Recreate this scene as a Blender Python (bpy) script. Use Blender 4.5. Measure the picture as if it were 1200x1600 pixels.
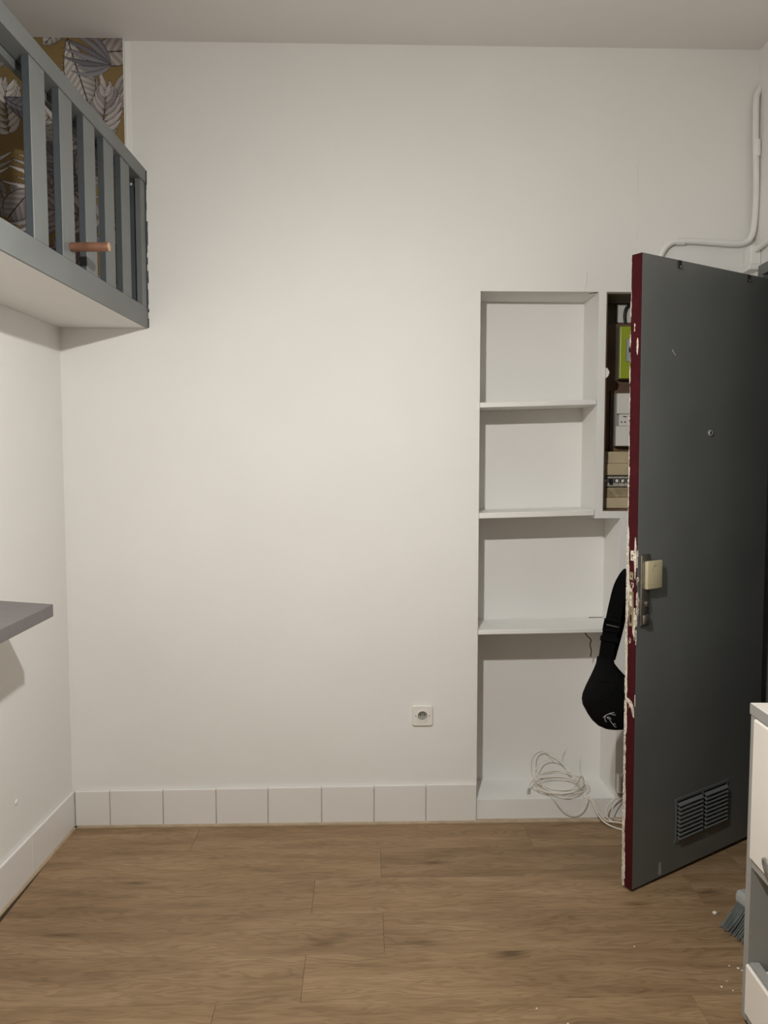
import bpy, bmesh, math, random
import numpy as np
from mathutils import Vector, Matrix

for _o in list(bpy.data.objects):
    bpy.data.objects.remove(_o, do_unlink=True)
SC = bpy.context.scene
COL = SC.collection
random.seed(7)

# ------------------------------------------------------------------ camera
CAM_H = 1.45
cam_d = bpy.data.cameras.new('camera')
cam_d.sensor_fit = 'VERTICAL'
cam_d.sensor_height = 24.0
cam_d.lens = 24.0 * 1200.0 / 1600.0
cam_d.clip_start = 0.02
cam = bpy.data.objects.new('camera', cam_d)
COL.objects.link(cam)
cam.location = (0, 0, CAM_H)
cam.rotation_euler = (math.pi / 2 - math.atan(81 / 1200), 0, math.atan(15 / 1203))
SC.camera = cam

# ------------------------------------------------------------------ world, light level
w = bpy.data.worlds.new('night')
w.use_nodes = True
w.node_tree.nodes['Background'].inputs[0].default_value = (0.01, 0.011, 0.013, 1)
w.node_tree.nodes['Background'].inputs[1].default_value = 0.3
SC.world = w
BULB_POS = (-0.10, 1.185, 2.185)
BULB_STRENGTH = 4250.0
BULB_COLOR = (1.0, 0.974, 0.932, 1)
vs = SC.view_settings
vs.view_transform = 'Standard'
vs.look = 'None'
vs.gamma = 1
vs.exposure = 0.0
vs.use_curve_mapping = False

# ------------------------------------------------------------------ helpers
A = math.atan(0.0396)                      # the far wall is not quite square to the side wall
WM = Matrix.Translation((0, 2.9925, 0)) @ Matrix.Rotation(A, 4, 'Z')
I4 = Matrix.Identity(4)


def W(u, v, z):
    return WM @ Vector((u, v, z))


class MB:
    def __init__(self):
        self.bm = bmesh.new()

    def box(self, x0, x1, y0, y1, z0, z1, bev=0.0, seg=1, M=None):
        r = bmesh.ops.create_cube(self.bm, size=1.0)
        vs_ = r['verts']
        for v in vs_:
            v.co = Vector((x0 + (v.co.x + .5) * (x1 - x0), y0 + (v.co.y + .5) * (y1 - y0), z0 + (v.co.z + .5) * (z1 - z0)))
        if bev > 0:
            es = list({e for v in vs_ for e in v.link_edges})
            r2 = bmesh.ops.bevel(self.bm, geom=es, offset=bev, segments=seg, profile=.5, affect='EDGES')
            vs_ = list({v for f in r2['faces'] for v in f.verts} | {v for v in vs_ if v.is_valid})
        if M is not None:
            for v in vs_:
                v.co = M @ v.co
        return self

    def prism(self, pts, z0, z1):
        b = [self.bm.verts.new((p[0], p[1], z0)) for p in pts]
        t = [self.bm.verts.new((p[0], p[1], z1)) for p in pts]
        n = len(pts)
        self.bm.faces.new(b[::-1])
        self.bm.faces.new(t)
        for i in range(n):
            j = (i + 1) % n
            self.bm.faces.new((b[i], b[j], t[j], t[i]))
        return self

    def poly(self, pts, axis, a0, a1):
        """extrude an outline along x ('x': pts are y,z) or y ('y': pts are x,z)"""
        def mk(p, a):
            return (a, p[0], p[1]) if axis == 'x' else (p[0], a, p[1])
        b = [self.bm.verts.new(mk(p, a0)) for p in pts]
        t = [self.bm.verts.new(mk(p, a1)) for p in pts]
        n = len(pts)
        self.bm.faces.new(b)
        self.bm.faces.new(t[::-1])
        for i in range(n):
            j = (i + 1) % n
            self.bm.faces.new((b[j], b[i], t[i], t[j]))
        return self

    def lathe(self, prof, M=None, n=24, cap=True):
        rings = []
        for r, z in prof:
            ring = []
            for i in range(n):
                a = 2 * math.pi * i / n
                p = Vector((r * math.cos(a), r * math.sin(a), z))
                ring.append(self.bm.verts.new(M @ p if M else p))
            rings.append(ring)
        for a, b in zip(rings, rings[1:]):
            for i in range(n):
                j = (i + 1) % n
                self.bm.faces.new((a[i], a[j], b[j], b[i]))
        if cap:
            self.bm.faces.new(rings[0][::-1])
            self.bm.faces.new(rings[-1])
        return self

    def tube(self, pts, r, n=10, smooth=6, closed=False):
        pts = [Vector(p) for p in pts]
        if smooth:
            pts = catmull(pts, smooth, closed)
        m = len(pts)
        rings = []
        nrm = None
        for i, p in enumerate(pts):
            if closed:
                t = pts[(i + 1) % m] - pts[i - 1]
            else:
                t = pts[min(i + 1, m - 1)] - pts[max(i - 1, 0)]
            t.normalize()
            if nrm is None:
                nrm = t.orthogonal().normalized()
            nrm = (nrm - t * nrm.dot(t))
            if nrm.length < 1e-6:
                nrm = t.orthogonal()
            nrm.normalize()
            bn = t.cross(nrm)
            rr = r(i / (m - 1)) if callable(r) else r
            rings.append([self.bm.verts.new(p + (nrm * math.cos(2 * math.pi * k / n) + bn * math.sin(2 * math.pi * k / n)) * rr) for k in range(n)])
        prs = list(zip(rings, rings[1:])) + ([(rings[-1], rings[0])] if closed else [])
        for a, b in prs:
            for i in range(n):
                j = (i + 1) % n
                self.bm.faces.new((a[i], a[j], b[j], b[i]))
        if not closed:
            self.bm.faces.new(rings[0][::-1])
            self.bm.faces.new(rings[-1])
        return self

    def build(self, name, mat, parent=None, M=None, smooth=False, fix=True):
        if fix:
            bmesh.ops.recalc_face_normals(self.bm, faces=self.bm.faces)
        me = bpy.data.meshes.new(name)
        self.bm.to_mesh(me)
        self.bm.free()
        if smooth:
            me.polygons.foreach_set('use_smooth', [True] * len(me.polygons))
            try:
                me.set_sharp_from_angle(angle=math.radians(40))
            except Exception:
                pass
        for m in (mat if isinstance(mat, (list, tuple)) else [mat]):
            me.materials.append(m)
        o = bpy.data.objects.new(name, me)
        COL.objects.link(o)
        if parent is not None:
            o.parent = parent
        if M is not None:
            o.matrix_local = M
        return o


def catmull(P, k, closed=False):
    out = []
    n = len(P)
    rng = range(n) if closed else range(n - 1)
    for i in rng:
        if closed:
            p0, p1, p2, p3 = P[i - 1], P[i], P[(i + 1) % n], P[(i + 2) % n]
        else:
            p0, p1, p2, p3 = P[max(i - 1, 0)], P[i], P[i + 1], P[min(i + 2, n - 1)]
        for j in range(k):
            t = j / k
            out.append(.5 * ((2 * p1) + (p2 - p0) * t + (2 * p0 - 5 * p1 + 4 * p2 - p3) * t * t + (3 * p1 - p0 - 3 * p2 + p3) * t ** 3))
    if not closed:
        out.append(P[-1].copy())
    return out


def empty(name, M):
    o = bpy.data.objects.new(name, None)
    o.empty_display_size = .05
    COL.objects.link(o)
    o.matrix_world = M
    return o


def tag(o, label, cat=None, group=None, kind=None):
    if label:
        o['label'] = label
    if cat:
        o['category'] = cat
    if group:
        o['group'] = group
    if kind:
        o['kind'] = kind
    return o


# ------------------------------------------------------------------ materials
def new_mat(name):
    m = bpy.data.materials.new(name)
    m.use_nodes = True
    nt = m.node_tree
    return m, nt, nt.nodes['Principled BSDF']


def L(nt, a, b):
    nt.links.new(a, b)


def noise(nt, vec, scale, detail=3, rough=.5, out='Fac'):
    n = nt.nodes.new('ShaderNodeTexNoise')
    n.inputs['Scale'].default_value = scale
    n.inputs['Detail'].default_value = detail
    n.inputs['Roughness'].default_value = rough
    if vec is not None:
        L(nt, vec, n.inputs['Vector'])
    return n.outputs[out]


def ramp(nt, fac, stops, interp='LINEAR'):
    r = nt.nodes.new('ShaderNodeValToRGB')
    r.color_ramp.interpolation = interp
    e = r.color_ramp.elements
    while len(e) < len(stops):
        e.new(.5)
    for el, (p, c) in zip(e, stops):
        el.position = p
        el.color = (*c, 1) if len(c) == 3 else c
    L(nt, fac, r.inputs[0])
    return r.outputs[0]


def mixc(nt, fac, a, b, mode='MIX'):
    m = nt.nodes.new('ShaderNodeMix')
    m.data_type = 'RGBA'
    m.blend_type = mode
    for sock, val in ((m.inputs[0], fac), (m.inputs[6], a), (m.inputs[7], b)):
        if hasattr(val, 'is_linked'):
            L(nt, val, sock)
        elif isinstance(val, (int, float)):
            sock.default_value = val
        else:
            sock.default_value = (*val, 1)
    return m.outputs[2]


def math_(nt, op, a, b=None, clamp=False):
    m = nt.nodes.new('ShaderNodeMath')
    m.operation = op
    m.use_clamp = clamp
    for i, val in enumerate((a, b)):
        if val is None:
            continue
        if hasattr(val, 'is_linked'):
            L(nt, val, m.inputs[i])
        else:
            m.inputs[i].default_value = val
    return m.outputs[0]


def bump(nt, bsdf, h, strength, dist=.01):
    b = nt.nodes.new('ShaderNodeBump')
    b.inputs['Strength'].default_value = strength
    b.inputs['Distance'].default_value = dist
    L(nt, h, b.inputs['Height'])
    L(nt, b.outputs[0], bsdf.inputs['Normal'])


def coords(nt, kind='Object'):
    return nt.nodes.new('ShaderNodeTexCoord').outputs[kind]


def mapping(nt, vec, scale=(1, 1, 1), loc=(0, 0, 0), rot=(0, 0, 0)):
    m = nt.nodes.new('ShaderNodeMapping')
    m.inputs['Scale'].default_value = scale
    m.inputs['Location'].default_value = loc
    m.inputs['Rotation'].default_value = rot
    L(nt, vec, m.inputs['Vector'])
    return m.outputs[0]


def simple(name, col, rough=.5, metal=0, nscale=0, namt=.1, bscale=0, bstr=.1, bdist=.002, spec=None):
    m, nt, b = new_mat(name)
    b.inputs['Roughness'].default_value = rough
    b.inputs['Metallic'].default_value = metal
    if spec is not None:
        b.inputs['Specular IOR Level'].default_value = spec
    tc = coords(nt)
    f = noise(nt, tc, nscale or 8, 4)
    lo = tuple(c * (1 - namt) for c in col)
    hi = tuple(min(1, c * (1 + namt)) for c in col)
    L(nt, ramp(nt, f, [(.3, lo), (.7, hi)]), b.inputs['Base Color'])
    if bscale:
        bump(nt, b, noise(nt, tc, bscale, 4), bstr, bdist)
    return m


def paint_wall(name, col):
    m, nt, b = new_mat(name)
    b.inputs['Roughness'].default_value = .62
    b.inputs['Specular IOR Level'].default_value = .3
    tc = coords(nt)
    f = noise(nt, tc, 2.2, 3)
    L(nt, ramp(nt, f, [(.3, tuple(c * .965 for c in col)), (.7, col)]), b.inputs['Base Color'])
    big = noise(nt, tc, 3.2, 2)
    mid = noise(nt, tc, 14, 3)
    fine = noise(nt, tc, 260, 2)
    h = math_(nt, 'ADD', math_(nt, 'MULTIPLY', big, 1.0), math_(nt, 'ADD', math_(nt, 'MULTIPLY', mid, .16), math_(nt, 'MULTIPLY', fine, .012)))
    bump(nt, b, h, .28, .02)
    return m


M_wall = paint_wall('white_wall_paint', (.80, .79, .762))
M_ceil = paint_wall('ceiling_paint', (.74, .72, .69))
M_shelf = simple('white_gloss_paint', (.80, .79, .76), .4, nscale=5, namt=.03, bscale=40, bstr=.08)
M_tile = simple('skirting_tile_paint', (.76, .74, .71), .3, nscale=3, namt=.02, bscale=6, bstr=.05, bdist=.004)
M_grout = simple('skirting_grout', (.44, .41, .36), .8, nscale=30, namt=.1)
M_beige = simple('beige_trim', (.40, .31, .205), .55, nscale=25, namt=.12)
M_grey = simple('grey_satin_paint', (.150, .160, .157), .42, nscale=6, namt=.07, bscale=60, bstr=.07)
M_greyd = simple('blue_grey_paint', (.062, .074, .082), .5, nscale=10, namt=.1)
M_greyside = simple('dark_blue_grey_side', (.056, .066, .072), .55, nscale=10, namt=.1)
M_door = simple('door_grey_paint', (.134, .142, .138), .40, nscale=3, namt=.1, bscale=90, bstr=.05, bdist=.001)
M_black = simple('black_recess', (.004, .004, .004), .9)
M_worktop = simple('charcoal_laminate', (.145, .133, .135), .42, nscale=40, namt=.06)
M_dowel = simple('dowel_wood', (.165, .074, .042), .5, nscale=30, namt=.25)
M_dowel_end = simple('dowel_end_grain', (.50, .33, .20), .6, nscale=60, namt=.2)
M_chrome = simple('worn_nickel', (.32, .30, .26), .33, .85, nscale=40, namt=.2)
M_brass = simple('aged_brass_plate', (.40, .34, .22), .42, .7, nscale=60, namt=.35)
M_cream = simple('cream_plastic', (.50, .44, .29), .45, nscale=30, namt=.06)
M_chip = simple('chipped_white_paint', (.60, .54, .45), .7, nscale=140, namt=.6, bscale=160, bstr=.7)
M_plastic = simple('white_plastic', (.78, .76, .71), .38, nscale=10, namt=.02)
M_hole = simple('dark_hole', (.012, .010, .009), .8)
M_cable = simple('white_cable_sheath', (.74, .70, .62), .5, nscale=20, namt=.05)
M_blackcable = simple('black_cable', (.012, .012, .013), .45)
M_bag = simple('black_nylon', (.0022, .0022, .0025), .8, nscale=80, namt=.25, bscale=350, bstr=.25, bdist=.001, spec=.12)
M_logo = simple('grey_embroidery', (.45, .45, .46), .5, nscale=200, namt=.15)
M_metalrod = simple('buckle_steel', (.55, .55, .56), .3, .9)
M_brown = simple('brown_stained_board', (.135, .078, .046), .6, nscale=9, namt=.3, bscale=40, bstr=.15)
M_brown2 = simple('umber_recess_paint', (.20, .165, .125), .75, nscale=7, namt=.25)
M_lime = simple('lime_meter_cover', (.33, .40, .025), .4, nscale=10, namt=.03)
M_greybox = simple('grey_meter_case', (.16, .145, .12), .55, nscale=20, namt=.06)
M_meterwin = simple('meter_window', (.40, .42, .40), .25, nscale=20, namt=.05)
M_beigebox = simple('aged_beige_plastic', (.52, .43, .28), .5, nscale=12, namt=.1)
M_beigeworn = simple('worn_beige_plastic', (.34, .27, .165), .6, nscale=45, namt=.3)
M_rail_grey = simple('breaker_grey', (.42, .39, .35), .5, nscale=40, namt=.1)
M_carcass = simple('grey_cabinet_laminate', (.31, .305, .285), .5, nscale=15, namt=.03)
M_front = simple('white_cabinet_front', (.78, .74, .68), .4, nscale=6, namt=.02)
M_handle = simple('brushed_handle', (.36, .35, .33), .35, .8, nscale=60, namt=.1)
M_yellow = simple('yellow_cloth', (.55, .44, .05), .8, nscale=25, namt=.2, bscale=80, bstr=.5)
M_bristle = simple('grey_green_bristles', (.13, .15, .145), .7, nscale=30, namt=.3)
M_broom = simple('pale_grey_plastic', (.33, .35, .335), .45, nscale=10, namt=.05)
M_pole = simple('broom_pole', (.35, .37, .37), .4, .3)
M_crumb = simple('plaster_crumb', (.78, .75, .68), .8, nscale=80, namt=.1)
M_hall = simple('dark_hallway_paint', (.06, .055, .05), .8)


def floor_mat():
    m, nt, b = new_mat('oak_laminate')
    tc = coords(nt)
    oi = nt.nodes.new('ShaderNodeObjectInfo')
    cmb = nt.nodes.new('ShaderNodeCombineXYZ')
    for i, k in enumerate((17.3, 9.1, 23.7)):
        L(nt, math_(nt, 'MULTIPLY', oi.outputs['Random'], k), cmb.inputs[i])
    va = nt.nodes.new('ShaderNodeVectorMath')
    va.operation = 'ADD'
    L(nt, tc, va.inputs[0])
    L(nt, cmb.outputs[0], va.inputs[1])
    p = va.outputs[0]
    # warp + elongated grain
    warp = noise(nt, mapping(nt, p, (1.6, 6, 1)), 1.6, 3, .55, 'Color')
    vm = nt.nodes.new('ShaderNodeVectorMath')
    vm.operation = 'MULTIPLY_ADD'
    L(nt, warp, vm.inputs[0])
    vm.inputs[1].default_value = (.10, .085, 0)
    L(nt, p, vm.inputs[2])
    q = vm.outputs[0]
    tone = noise(nt, mapping(nt, q, (1.1, 7, 1)), 2.0, 4, .55)
    grain = noise(nt, mapping(nt, q, (3.2, 95, 1)), 2.0, 6, .62)
    cath = noise(nt, mapping(nt, q, (1.5, 15, 1)), 1.7, 2, .5)
    rings = math_(nt, 'MULTIPLY', math_(nt, 'SINE', math_(nt, 'MULTIPLY', cath, 75)), .5)
    col = ramp(nt, tone, [(.25, (.192, .121, .063)), (.5, (.275, .182, .099)), (.75, (.348, .240, .139))])
    gcol = ramp(nt, grain, [(.3, (.58, .54, .50)), (.5, (1, 1, 1)), (.75, (1.18, 1.18, 1.18))])
    col = mixc(nt, .50, col, gcol, 'MULTIPLY')
    rc = ramp(nt, math_(nt, 'ADD', rings, .5), [(.0, (.72, .69, .66)), (.6, (1.05, 1.05, 1.05))])
    col = mixc(nt, .55, col, rc, 'MULTIPLY')
    # knots
    vo = nt.nodes.new('ShaderNodeTexVoronoi')
    vo.inputs['Scale'].default_value = 2.3
    vo.inputs['Randomness'].default_value = 1
    L(nt, mapping(nt, q, (1.0, 3.4, 1)), vo.inputs['Vector'])
    kf = ramp(nt, math_(nt, 'ADD', vo.outputs['Distance'], math_(nt, 'MULTIPLY', math_(nt, 'SUBTRACT', grain, .5), .12)),
              [(.03, (.30, .27, .24)), (.09, (.66, .62, .58)), (.19, (1, 1, 1))])
    col = mixc(nt, .8, col, kf, 'MULTIPLY')
    pv = ramp(nt, oi.outputs['Random'], [(0, (.90, .89, .88)), (1, (1.07, 1.06, 1.04))])
    col = mixc(nt, 1.0, col, pv, 'MULTIPLY')
    L(nt, col, b.inputs['Base Color'])
    b.inputs['Roughness'].default_value = .5
    b.inputs['Specular IOR Level'].default_value = .35
    bump(nt, b, grain, .12, .002)
    return m


M_floor = floor_mat()
M_joint = simple('dark_plank_joint', (.055, .036, .022), .9)


def edge_mat():
    """burgundy door edge, paint chipped down to pale primer along its arris and around the lock"""
    m, nt, b = new_mat('chipped_burgundy_paint')
    tc = coords(nt)
    sep = nt.nodes.new('ShaderNodeSeparateXYZ')
    L(nt, tc, sep.inputs[0])
    y, z = sep.outputs[1], sep.outputs[2]
    n1 = noise(nt, mapping(nt, tc, (1, 1, .28)), 75, 5, .65)
    n2 = noise(nt, mapping(nt, tc, (1, 1, .35)), 26, 4, .6)
    low = noise(nt, mapping(nt, tc, (0, 0, 1)), 3.1, 2)
    # wear that grows near the lock (z 0.85 - 1.2) and, along the back arris, below the lock
    lock = math_(nt, 'SUBTRACT', 1.0, math_(nt, 'MULTIPLY', math_(nt, 'ABSOLUTE', math_(nt, 'SUBTRACT', z, 1.02)), 4.2), True)
    below = math_(nt, 'MULTIPLY', math_(nt, 'SUBTRACT', 1.75, z), .62, True)
    back = math_(nt, 'MULTIPLY', y, 25.0)                       # 0 front .. 1 back
    thr = math_(nt, 'SUBTRACT', .985, math_(nt, 'MULTIPLY', below, math_(nt, 'MULTIPLY', low, .50)))
    thr = math_(nt, 'SUBTRACT', thr, math_(nt, 'MULTIPLY', lock, .10))
    s = math_(nt, 'ADD', back, math_(nt, 'MULTIPLY', math_(nt, 'SUBTRACT', n1, .5), .42))
    strip = math_(nt, 'GREATER_THAN', s, thr)
    front = math_(nt, 'GREATER_THAN', math_(nt, 'ADD', math_(nt, 'SUBTRACT', -.09, back), math_(nt, 'ADD', math_(nt, 'MULTIPLY', math_(nt, 'SUBTRACT', n2, .5), .5), math_(nt, 'MULTIPLY', lock, .13))), .03)
    spot = math_(nt, 'GREATER_THAN', math_(nt, 'ADD', n2, math_(nt, 'MULTIPLY', lock, .12)), .665)
    msk = math_(nt, 'MAXIMUM', math_(nt, 'MAXIMUM', strip, spot), front)
    red = ramp(nt, noise(nt, tc, 30, 3), [(.3, (.046, .0038, .0062)), (.7, (.063, .0055, .0090))])
    pale = ramp(nt, n1, [(.30, (.16, .14, .12)), (.42, (.60, .55, .46)), (.7, (.80, .76, .68))])
    L(nt, mixc(nt, msk, red, pale), b.inputs['Base Color'])
    b.inputs['Roughness'].default_value = .6
    b.inputs['Specular IOR Level'].default_value = .15
    bump(nt, b, math_(nt, 'SUBTRACT', n1, msk), .5, .002)
    return m


M_edge = edge_mat()


def emis_mat():
    m, nt, b = new_mat('lit_bulb_glass')
    b.inputs['Emission Color'].default_value = BULB_COLOR
    b.inputs['Emission Strength'].default_value = BULB_STRENGTH
    b.inputs['Base Color'].default_value = (.9, .9, .9, 1)
    return m


M_bulb = emis_mat()


def wallpaper_mat():
    m, nt, b = new_mat('leaf_wallpaper')
    at = nt.nodes.new('ShaderNodeAttribute')
    at.attribute_name = 'print'
    L(nt, at.outputs['Color'], b.inputs['Base Color'])
    b.inputs['Roughness'].default_value = .7
    bump(nt, b, noise(nt, coords(nt), 300, 2), .05, .001)
    return m


M_paper = wallpaper_mat()

# ------------------------------------------------------------------ setting
ROOM_Y0 = -2.5
XL, XR = -1.27, 1.392
ZC = 3.005


def cell_wall(us, zs, depth, back):
    """front face with rectangular recesses: depth(i,j) gives how far cell i,j lies behind the face"""
    mb = MB()
    bm = mb.bm
    nu, nz = len(us) - 1, len(zs) - 1
    D = [[depth(i, j) for j in range(nz)] for i in range(nu)]

    def quad(a, b, c, d):
        bm.faces.new([bm.verts.new(p) for p in (a, b, c, d)])
    for i in range(nu):
        for j in range(nz):
            d = D[i][j]
            if d is not None:
                quad((us[i], d, zs[j]), (us[i + 1], d, zs[j]), (us[i + 1], d, zs[j + 1]), (us[i], d, zs[j + 1]))
            if i + 1 < nu and D[i + 1][j] != d:
                e = D[i + 1][j]
                a, b_ = (back if d is None else d), (back if e is None else e)
                quad((us[i + 1], a, zs[j]), (us[i + 1], b_, zs[j]), (us[i + 1], b_, zs[j + 1]), (us[i + 1], a, zs[j + 1]))
            if j + 1 < nz and D[i][j + 1] != d:
                e = D[i][j + 1]
                a, b_ = (back if d is None else d), (back if e is None else e)
                quad((us[i], a, zs[j + 1]), (us[i + 1], a, zs[j + 1]), (us[i + 1], b_, zs[j + 1]), (us[i], b_, zs[j + 1]))
            if d is not None:
                quad((us[i], back, zs[j]), (us[i], back, zs[j + 1]), (us[i + 1], back, zs[j + 1]), (us[i + 1], back, zs[j]))
    for j in range(nz):
        for ii, i in ((0, 0), (-1, nu)):
            d = D[ii][j]
            if d is not None:
                quad((us[i], d, zs[j]), (us[i], d, zs[j + 1]), (us[i], back, zs[j + 1]), (us[i], back, zs[j]))
    for i in range(nu):
        for jj, j in ((0, 0), (-1, nz)):
            d = D[i][jj]
            if d is not None:
                quad((us[i], d, zs[j]), (us[i], back, zs[j]), (us[i + 1], back, zs[j]), (us[i + 1], d, zs[j]))
    bmesh.ops.remove_doubles(bm, verts=bm.verts, dist=1e-5)
    return mb


NU0, NU1, NU2, NU3 = .334, .793, .823, .895      # niche left, divider left, divider right, lower niche right
EU1 = 1.13                                        # right side of the meter recess
ND = .20                                          # niche depth
uu = [-2.42, NU0, NU1, NU2, NU3, EU1, 1.62]
zz = [0, .088, 1.222, 1.25, 2.098, ZC]


def nd(i, j):
    if i == 1 and j in (1, 2, 3):
        return ND
    if i in (2, 3) and j == 1:
        return ND
    if i in (3, 4) and j == 3:
        return ND
    return 0.0


wall_back = cell_wall(uu, zz, nd, .34).build('wall_back', M_wall, M=WM)
tag(wall_back, 'white painted far wall with a shelved niche and a meter recess', 'wall', kind='structure')

# plaster step that carries the wallpaper above the mezzanine
WPV = -.022
mb = MB().box(-2.3, -1.003, WPV, -.0005, 2.03, ZC - .002)
ps = mb.build('plaster_step', M_wall, wall_back)

MB().box(-1.0025, -.982, -.005, -.0005, 2.545, ZC - .002, .0015).build('corner_bead', M_shelf, wall_back)
MB().tube([(.935, -.0002, 2.60), (.934, -.0004, 2.50), (.936, -.0003, 2.38), (.934, -.0002, 2.30)], .0014, 6, 4).build('paint_ridge', M_wall, wall_back)
MB().tube([(.744, -.0002, 2.17), (.742, -.0004, 2.14), (.737, -.0003, 2.115), (.734, -.0002, 2.099)], .0016, 6, 4).build('paint_ridge', M_wall, wall_back)
MB().tube([(.764, .030, 2.0975), (.777, .018, 2.0975), (.788, .006, 2.0975)], .0018, 6, 3).build('crack', M_hole, wall_back)
MB().box(.835, .893, ND - .003, ND - .0003, .7835, .7865).build('crack', M_hole, wall_back)
# left wall (up to the mezzanine) and the wall beside the mezzanine
mb = MB()
mb.prism([(XL, ROOM_Y0), (XL, 2.942), (XL - .14, 2.936), (XL - .14, ROOM_Y0)], 0, 1.952)
wall_left = mb.build('wall_left', M_wall)
tag(wall_left, 'white painted side wall below the mezzanine', 'wall', kind='structure')
mb = MB()
mb.lathe([(.0001, 0), (.006, .0008), (.009, .0), ], n=10)
mb = MB().prism([(-2.32, ROOM_Y0), (-2.22, ROOM_Y0), (-2.22, 2.88), (-2.32, 2.88)], 2.03, ZC)
wall_side = mb.build('wall_mezzanine', M_wall)
tag(wall_side, 'wallpapered wall closing the far side of the mezzanine', 'wall', kind='structure')

# right wall with the entrance opening
OY0, OY1, OZ = 2.105, 2.985, 2.185
mb = MB()
ys = [ROOM_Y0, OY0, OY1, 3.10]
zs = [0, OZ, ZC]
mr = cell_wall(ys, zs, lambda i, j: None if (i == 1 and j == 0) else 0.0, .16)
wall_right = mr.build('wall_right', M_wall)
# local x runs along +y, local y (depth) along +x
wall_right.matrix_world = Matrix(((0, 1, 0, XR), (1, 0, 0, 0), (0, 0, 1, 0), (0, 0, 0, 1)))
tag(wall_right, 'white side wall pierced by the entrance doorway', 'wall', kind='structure')

mb = MB().box(-2.42, XR + .16, ROOM_Y0 - .1, ROOM_Y0, 0, ZC)
wr = mb.build('wall_rear', M_wall)
tag(wr, 'plain white wall at the near end of the room', 'wall', kind='structure')

mb = MB().box(-2.45, 1.65, ROOM_Y0 - .1, 3.4, ZC, ZC + .1)
ce = mb.build('ceiling', M_ceil)
tag(ce, 'matt greyish white ceiling', 'ceiling', kind='structure')

# dim hallway outside the entrance
mb = MB()
HX0, HX1 = XR + .16, XR + 1.35
mb.box(HX1, HX1 + .05, 1.5, 3.4, 0, 2.6)
mb.box(HX0, HX1, 1.45, 1.5, 0, 2.6)
mb.box(HX0, HX1, 3.35, 3.4, 0, 2.6)
mb.box(HX0, HX1 + .05, 1.45, 3.4, 2.6, 2.65)
mb.box(XR, HX1 + .05, 1.45, 3.4, -.05, -.004)
hw = mb.build('wall_hallway', M_hall)
tag(hw, 'dark hallway walls beyond the entrance doorway', 'wall', kind='structure')

# floor of laminate planks, rows parallel to the far wall
mb = MB().prism([(XL - .1, ROOM_Y0), (XR + .16, ROOM_Y0), (XR + .16, 3.05), (XL - .1, 2.95)], -.05, -.0035)
floor = mb.build('floor', M_joint)
tag(floor, 'brown oak laminate plank floor', 'floor', kind='structure')
PW, PL, GAP = .2035, 1.285, .0006
joints = {0: .52, 1: -.057, 2: -.287, 3: -.058, 4: -.289, 5: -.514, 6: .10, 7: -.35}
plank_me = {}


def plank(u0, u1, v0, v1):
    key = (round(u1 - u0, 3), round(v1 - v0, 3))
    du, dv = u1 - u0, v1 - v0
    if key not in plank_me:
        b = MB()
        b.box(-du / 2 + GAP / 2, du / 2 - GAP / 2, -dv / 2 + GAP / 2, dv / 2 - GAP / 2, -.0042, 0, .0006)
        o = b.build('plank', M_floor, floor)
        plank_me[key] = o.data
    else:
        o = bpy.data.objects.new('plank', plank_me[key])
        COL.objects.link(o)
        o.parent = floor
    o.matrix_local = WM @ Matrix.Translation(((u0 + u1) / 2, (v0 + v1) / 2, 0))
    return o


UMIN, UMAX = -1.262, XR + .1
for k in range(28):
    v1, v0 = -.004 - PW * k, -.004 - PW * (k + 1)
    j = joints.get(k, random.uniform(-.6, .6))
    cuts = []
    x = j
    while x > UMIN - .2:
        x -= PL
    while x < UMAX:
        cuts.append((max(x, UMIN), min(x + PL, UMAX)))
        x += PL
    for a, b_ in cuts:
        if b_ - a > .05:
            plank(a, b_, v0, v1)

# skirting tiles
TZ = .146
bb = MB().box(XL + .004, NU0 - .001, -.0085, -.0003, .004, TZ - .006).build('baseboard_back', M_grout, M=WM)
tag(bb, 'skirting of white painted square tiles along the far wall', 'baseboard', kind='structure')
ub = [XL + .012, -1.122, -.913, -.704, -.499, -.286, -.077, .130, NU0]
tile_me = {}
for i, (a, b_) in enumerate(zip(ub, ub[1:])):
    t = MB().box(a + .0017, b_ - .0017, -.0125, -.001, .006, TZ + i * .0016, .0022, 2).build('tile', M_tile, bb)
bl = MB().box(XL + .0003, XL + .0085, ROOM_Y0 + .01, 2.928, .004, TZ - .006).build('baseboard_left', M_grout)
tag(bl, 'skirting of white painted tiles along the side wall', 'baseboard', kind='structure')
yb = [2.932, 2.575] + [2.2 - .37 * i for i in range(13)] + [ROOM_Y0 + .01]
for a, b_ in zip(yb[1:], yb):
    MB().box(XL + .001, XL + .0125, a + .001, b_ - .001, .006, TZ, .0018, 2).build('tile', M_tile, bl)
# thin beige strip at the foot of the skirting
t1 = MB()
t1.poly([(-.0005, .0), (-.021, .0), (-.020, .005), (-.0130, .009), (-.0005, .009)], 'x', XL + .02, 1.30)
t1 = t1.build('trim_1', M_beige, M=WM @ Matrix.Translation((0, -.0001, .0003)))
tag(t1, 'thin beige floor strip at the foot of the far wall', 'floor trim', kind='structure')
t2 = MB()
t2.poly([(.0005, .0), (.021, .0), (.020, .005), (.013, .009), (.0005, .009)], 'y', ROOM_Y0 + .02, 2.918)
t2 = t2.build('trim_2', M_beige, M=Matrix.Translation((XL, 0, .0003)))
tag(t2, 'thin beige floor strip at the foot of the side wall', 'floor trim', kind='structure')

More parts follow.
